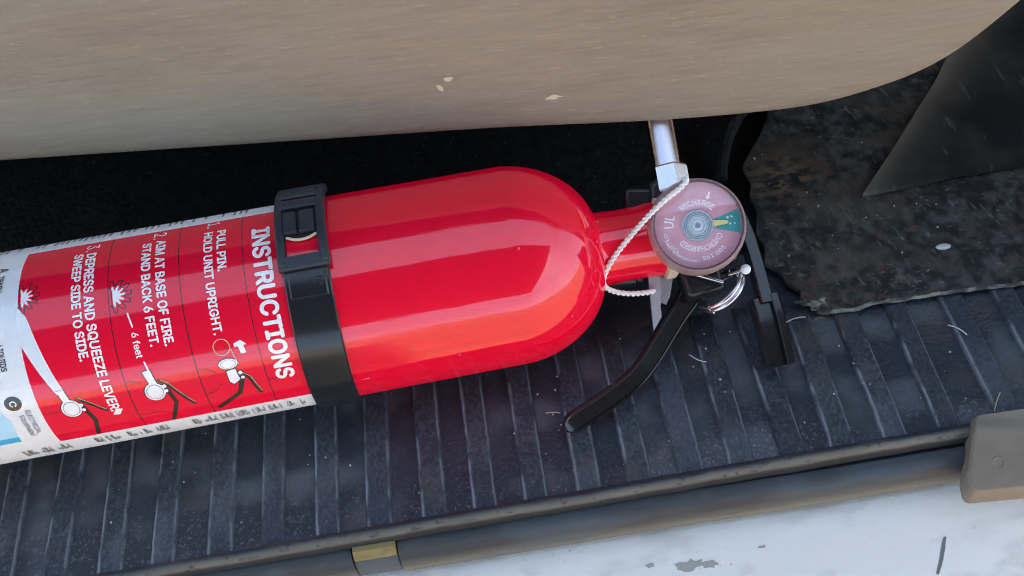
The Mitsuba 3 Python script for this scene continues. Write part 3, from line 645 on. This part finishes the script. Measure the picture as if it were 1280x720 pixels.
# gauge
GM = np.eye(4); gz = np.array([-.09, .05, 1.]); gz /= np.linalg.norm(gz); gx_ = np.array([1., .0, .09]); gx_ -= gz * (gx_ @ gz); gx_ /= np.linalg.norm(gx_)
GM[:3, 0], GM[:3, 1], GM[:3, 2], GM[:3, 3] = gx_, np.cross(gz, gx_), gz, (-2.6, .8, 12.5)
def G(m): m = m.copy(); m.apply_transform(GM); return V(m)
gauge = add('gauge', G(lathe([(0, -6), (9, -6), (9, -1), (17.2, -1), (19.0, 0), (19.5, 1.5), (19.5, 7), (19.1, 9.6), (18.6, 11.8), (18.2, 12.9), (17.8, 13.4), (17.5, 13.3), (17.3, 12.7), (17.2, 9.6), (17.0, 9.2), (0, 9.2)], 96)), 'bezel_clear', ext, label='round pressure gauge with a red dial paled by painted lens haze', smooth=30)
add('bezel_ring', G(lathe([(17.0, 12.4), (17.3, 13.1), (17.75, 13.55), (17.9, 12.9)], 96)), 'bezel_dark', gauge, smooth=30)
add('dial', G(lathe([(0, 10.0), (17.15, 10.0), (17.15, 9.4), (0, 9.4)], 96)), 'dial_red_haze', gauge, smooth=30)
def dpoly(polys, z, h=.08):
    ms = []
    for g in polys:
        for q in getattr(g, 'geoms', [g]):
            m = trimesh.creation.extrude_polygon(q, h, engine='earcut'); m.apply_translation([0, 0, z]); ms.append(m)
    return G(cat(*ms))
def wedge(r0, r1, a0, a1):
    a = np.radians(np.linspace(a0, a1, 16)); return Polygon([(r1 * math.cos(q), r1 * math.sin(q)) for q in a] + [(r0 * math.cos(q), r0 * math.sin(q)) for q in a[::-1]])
add('green_band', dpoly([wedge(7.0, 17.0, -10, 23)], 10.02), 'dial_green', gauge, smooth=False)
add('coil', G(lathe([(0, 10.9), (1.2, 10.9), (1.35, 10.5)] + [(r_, 10.25 + (.28 if i % 2 else 0)) for i, r_ in enumerate(np.arange(1.6, 6.3, .36))] + [(6.4, 10.05)], 64)), 'coil_metal', gauge, smooth=20)
for r_ in (2.6, 3.5, 4.4, 5.3, 6.2):
    add('coil_turn', G(lathe([(r_ - .14, 10.3), (r_ - .1, 10.75), (r_ + .1, 10.75), (r_ + .14, 10.3)], 64)), 'coil_dark', gauge, smooth=30)
add('coil_centre', G(lathe([(0, 11.1), (1.15, 11.1), (1.2, 10.8)], 24)), 'coil_dark', gauge, smooth=20)
add('needle', dpoly([Polygon([(6.2, -.5), (11.6, .75), (12.0, 1.5), (11.2, 2.1), (6.0, 2.0)]).intersection(Point(9, .9).buffer(3.1))], 10.5, .3), 'needle_yellow', gauge, smooth=False)
def arc_text(text, rad_, a_mid, h, span, mat_='dial_white', inward=False):
    v, f = sheet_text(text, h, True); x0, x1 = v[:, 0].min(), v[:, 0].max(); u = (v[:, 0] - x0) / (x1 - x0) - .5
    a = np.radians(a_mid - u * span); r_ = rad_ + v[:, 1]
    m = trimesh.Trimesh(np.c_[r_ * np.cos(a), r_ * np.sin(a), np.full(len(v), 10.12)], f, process=False)
    add('dial_lettering', G(m), mat_, gauge, smooth=False)
arc_text('RECHARGE', 8.2, 92, 2.2, 88); arc_text('OVERCHARGED', 8.2, 283, 2.2, 116); arc_text('100 195', 12.4, 300, 1.6, 44)
arc_text('UL', 9.6, 172, 3.6, 28); arc_text('LISTED', 12.6, 214, 1.2, 40); arc_text('DRY CHEMICAL ONLY', 13.6, 238, 1.0, 66)
add('dial_mark', dpoly([Polygon([(4.2, 13.6), (5.0, 13.4), (4.4, 11.6), (5.0, 11.2), (3.6, 10.2), (3.0, 11.8), (3.7, 11.7)]), Point(11.6, 3.2).buffer(.45), Point(13.2, 3.6).buffer(.4), Point(12.6, .8).buffer(.4), Point(14.4, 1.0).buffer(.35)], 10.12), 'dial_white', gauge, smooth=False)
lens_p = [(17.25 * math.sin(a) / math.sin(.32), 12.75 + 2.2 * (math.cos(a) - math.cos(.32)) / (1 - math.cos(.32)) * .95) for a in np.linspace(0, .32, 14)]
lens_p[0] = (1e-4, lens_p[0][1])
add('lens', G(grid(np.stack([np.array(lens_p)[:, :1] * np.cos(th_[:-1]), np.array(lens_p)[:, :1] * np.sin(th_[:-1]), np.broadcast_to(np.array(lens_p)[:, 1:], (14, 32))], -1), close_v=True)), 'lens', gauge, smooth=True)
# levers
def chan(w, d, wall, lip=.8):
    h = w / 2
    return [(-h + .5, 0), (-h, -.5), (-h, -d), (-h + wall, -d), (-h + wall, -wall), (h - wall, -wall), (h - wall, -d), (h, -d), (h, -.5), (h - .5, 0), (h - 1.0, -.05), (h - 1.35, -lip), (-h + 1.35, -lip), (-h + 1.0, -.05)]
pathA = spline([(3, -19, -2), (-.6, -25, -.5), (-8.4, -36, 2.5), (-18.5, -51, 7), (-26.0, -60, 10.5), (-34.5, -66.8, 13.5), (-46, -74, 16.8), (-55.2, -79.6, 20)], 60)
tA = np.gradient(pathA, axis=0); tA /= np.linalg.norm(tA, axis=1, keepdims=True)
sideA = np.cross(np.array([0, 0, 1.]), tA)
scA = np.ones(60); scA[-4:] = [.97, .9, .74, .45]; scA[:12] = np.linspace(1.3, 1.02, 12)
lm = sweep(chan(8.2, 6.2, 1.4), pathA, sideA, scA)
add('lever', V(lm), 'lever_black', ext, label='long black carrying lever bent down to the left', smooth=30)
pathB = spline([(14, 16, -4), (19.5, 6, -1), (22.6, -4, 2), (25.4, -16, 5.5), (28.0, -29, 9)], 30)
tB = np.gradient(pathB, axis=0); tB /= np.linalg.norm(tB, axis=1, keepdims=True)
secB = [(-2.6, -.5), (-2.1, 0), (2.1, 0), (2.6, -.5), (2.6, -9), (-2.6, -9)]
lb = add('squeeze_lever', V(sweep(secB, pathB, np.cross(np.array([0, 0, 1.]), tB))), 'lever_black', ext, label='short black squeeze lever on the right side of the gauge', smooth=30)
pathC = polyline([(26.6, -26.5, 8.6), (28.8, -35.4, 10.6), (32.2, -54.6, 14.6)], 20)
tC = np.gradient(pathC, axis=0); tC /= np.linalg.norm(tC, axis=1, keepdims=True)
secC = [(-5.7, -.6), (-5.2, .1), (-4.7, .2), (-4.0, -2.2), (1.9, -2.6), (2.4, -.2), (2.9, .1), (5.2, 0), (5.7, -.6), (5.7, -9), (-5.7, -9)]
add('channel', V(sweep(secC, pathC, np.cross(np.array([0, 0, 1.]), tC))), 'lever_black', lb, smooth=20)
# pull pin and ring
pin = add('pull_pin', V(cat(tube(polyline([(-3, -17.5, 8), (9.5, -21.0, 9.5)], 8), 1.0, 12), tube(polyline([(12, -18, 8), (18.0, -16.0, 10)], 8), .9, 12))), 'steel_ring', ext, smooth=40)
pb = trimesh.creation.icosphere(3, 2.1); pb.apply_translation([18.4, -15.8, 10.6]); add('pin_tip', V(pb), 'pin_white', pin, label='round white tip of the pull pin', smooth=True)
m1 = np.array([.69, .72, 0]); m2 = np.array([.24, -.23, .94]); m2 -= m1 * (m2 @ m1); m1 /= np.linalg.norm(m1); m2 /= np.linalg.norm(m2); m3_ = np.cross(m1, m2)
a_ = np.linspace(0, 4 * np.pi, 150)
hel = np.array([10, -24.6, 4.]) + 10.6 * (np.cos(a_)[:, None] * m1 + np.sin(a_)[:, None] * m2) + (a_ / (2 * np.pi) - 1)[:, None] * 1.9 * m3_
add('pull_ring', V(tube(hel, 1.12, 12)), 'steel_ring', pin, label='silver split ring on the pull pin', smooth=40)
# safety cord: two twisted strands
cpts = spline([(-8.0, 19.6, 16), (-8.4, 19.4, 24), (-10.0, 17.0, 29.0), (-16.2, 11.9, 28.6), (-22.4, 6.0, 25), (-29.4, -2.2, 20.5), (-36.4, -11.3, 19), (-40.0, -18.0, 18.5), (-40.2, -22.0, 15.5), (-37.0, -24.4, 12), (-29.5, -25.8, 9), (-23.5, -25.6, 7), (-18.0, -24.8, 5)], 420)
tc = np.gradient(cpts, axis=0); tc /= np.linalg.norm(tc, axis=1, keepdims=True)
s1_ = np.cross(tc, [.2, .1, 1.]); s1_ /= np.linalg.norm(s1_, axis=1, keepdims=True); b1_ = np.cross(tc, s1_)
dl = np.r_[0, np.cumsum(np.linalg.norm(np.diff(cpts, axis=0), axis=1))]; ph = dl / 4.4 * 2 * np.pi
strands = [tube(cpts + .52 * (np.cos(ph + q)[:, None] * s1_ + np.sin(ph + q)[:, None] * b1_), .66, 9) for q in (0, np.pi)]
add('safety_cord', V(cat(*strands)), 'cord_white', ext, label='white twisted cord looped over the gauge', smooth=60)

# ------------------------------------------------------------------ small litter on the mats
def fibre(pts, r, name, lab_, cat_, mat_='straw', group=None):
    add(name, tube(spline([(x, y, float(mat_z(x, y)) + dz) for x, y, dz in pts], 14), r, 6), mat_, None, lab_, cat_, group, smooth=60)
fibre([(.0060, -.0362, .0022), (.0085, -.0366, .0026), (.0118, -.0372, .0022)], .00025, 'straw', 'thin dry straw left of the long lever tip', 'straw')
fibre([(.0705, -.0188, .0020), (.0722, -.0213, .0026), (.0750, -.0232, .0022), (.0768, -.0236, .002)], .00024, 'fibre', 'small white bent fibre between the two levers', 'fibre', 'paper_white')
fibre([(.1130, -.0115, .0025), (.1180, -.0098, .0035), (.1235, -.0095, .003)], .00030, 'straw', 'dry straw to the right of the squeeze lever', 'straw')
fibre([(.1805, -.0238, .0022), (.1835, -.0262, .0026), (.1862, -.0300, .0022)], .00028, 'fibre', 'pale fibre on the right end of the ribbed mat', 'fibre', 'paper_white')
fibre([(.1822, -.0668, .0024), (.1850, -.0625, .0026), (.1880, -.0588, .0024)], .00025, 'straw', 'thin straw beside the brown bracket', 'straw')
ch = trimesh.creation.icosphere(2, .0018); ch.apply_scale([1.9, .9, .35]); ch.apply_translation([.1930, .0150, float(torn_z(np.array(.193), np.array(.015))) + .0004])
add('paint_flake', ch, 'paper_white', None, 'white paint flake on the scuffed floor mat', 'flake', smooth=True)
cr = []
for i in range(120):
    x, y = rng.uniform(-.2, .19), rng.uniform(-.068, .0); r = abs(rng.normal(.00022, .00014)) + .0001
    m = trimesh.creation.icosphere(0, r); m.apply_transform(trimesh.transformations.random_rotation_matrix(rng.random(3))); m.apply_translation([x, y, float(mat_z(x, y)) + .0013]); cr.append(m)
for i in range(25):
    x, y = rng.uniform(.125, .22), rng.uniform(-.005, .09); r = abs(rng.normal(.00025, .00016)) + .0001
    m = trimesh.creation.icosphere(0, r); m.apply_transform(trimesh.transformations.random_rotation_matrix(rng.random(3))); m.apply_translation([x, y, float(torn_z(np.array(x), np.array(y))) + .0002]); cr.append(m)
add('grit', cat(*cr), 'crumb', None, 'pale grit scattered over the black mats', 'grit', kind='stuff', smooth=False)
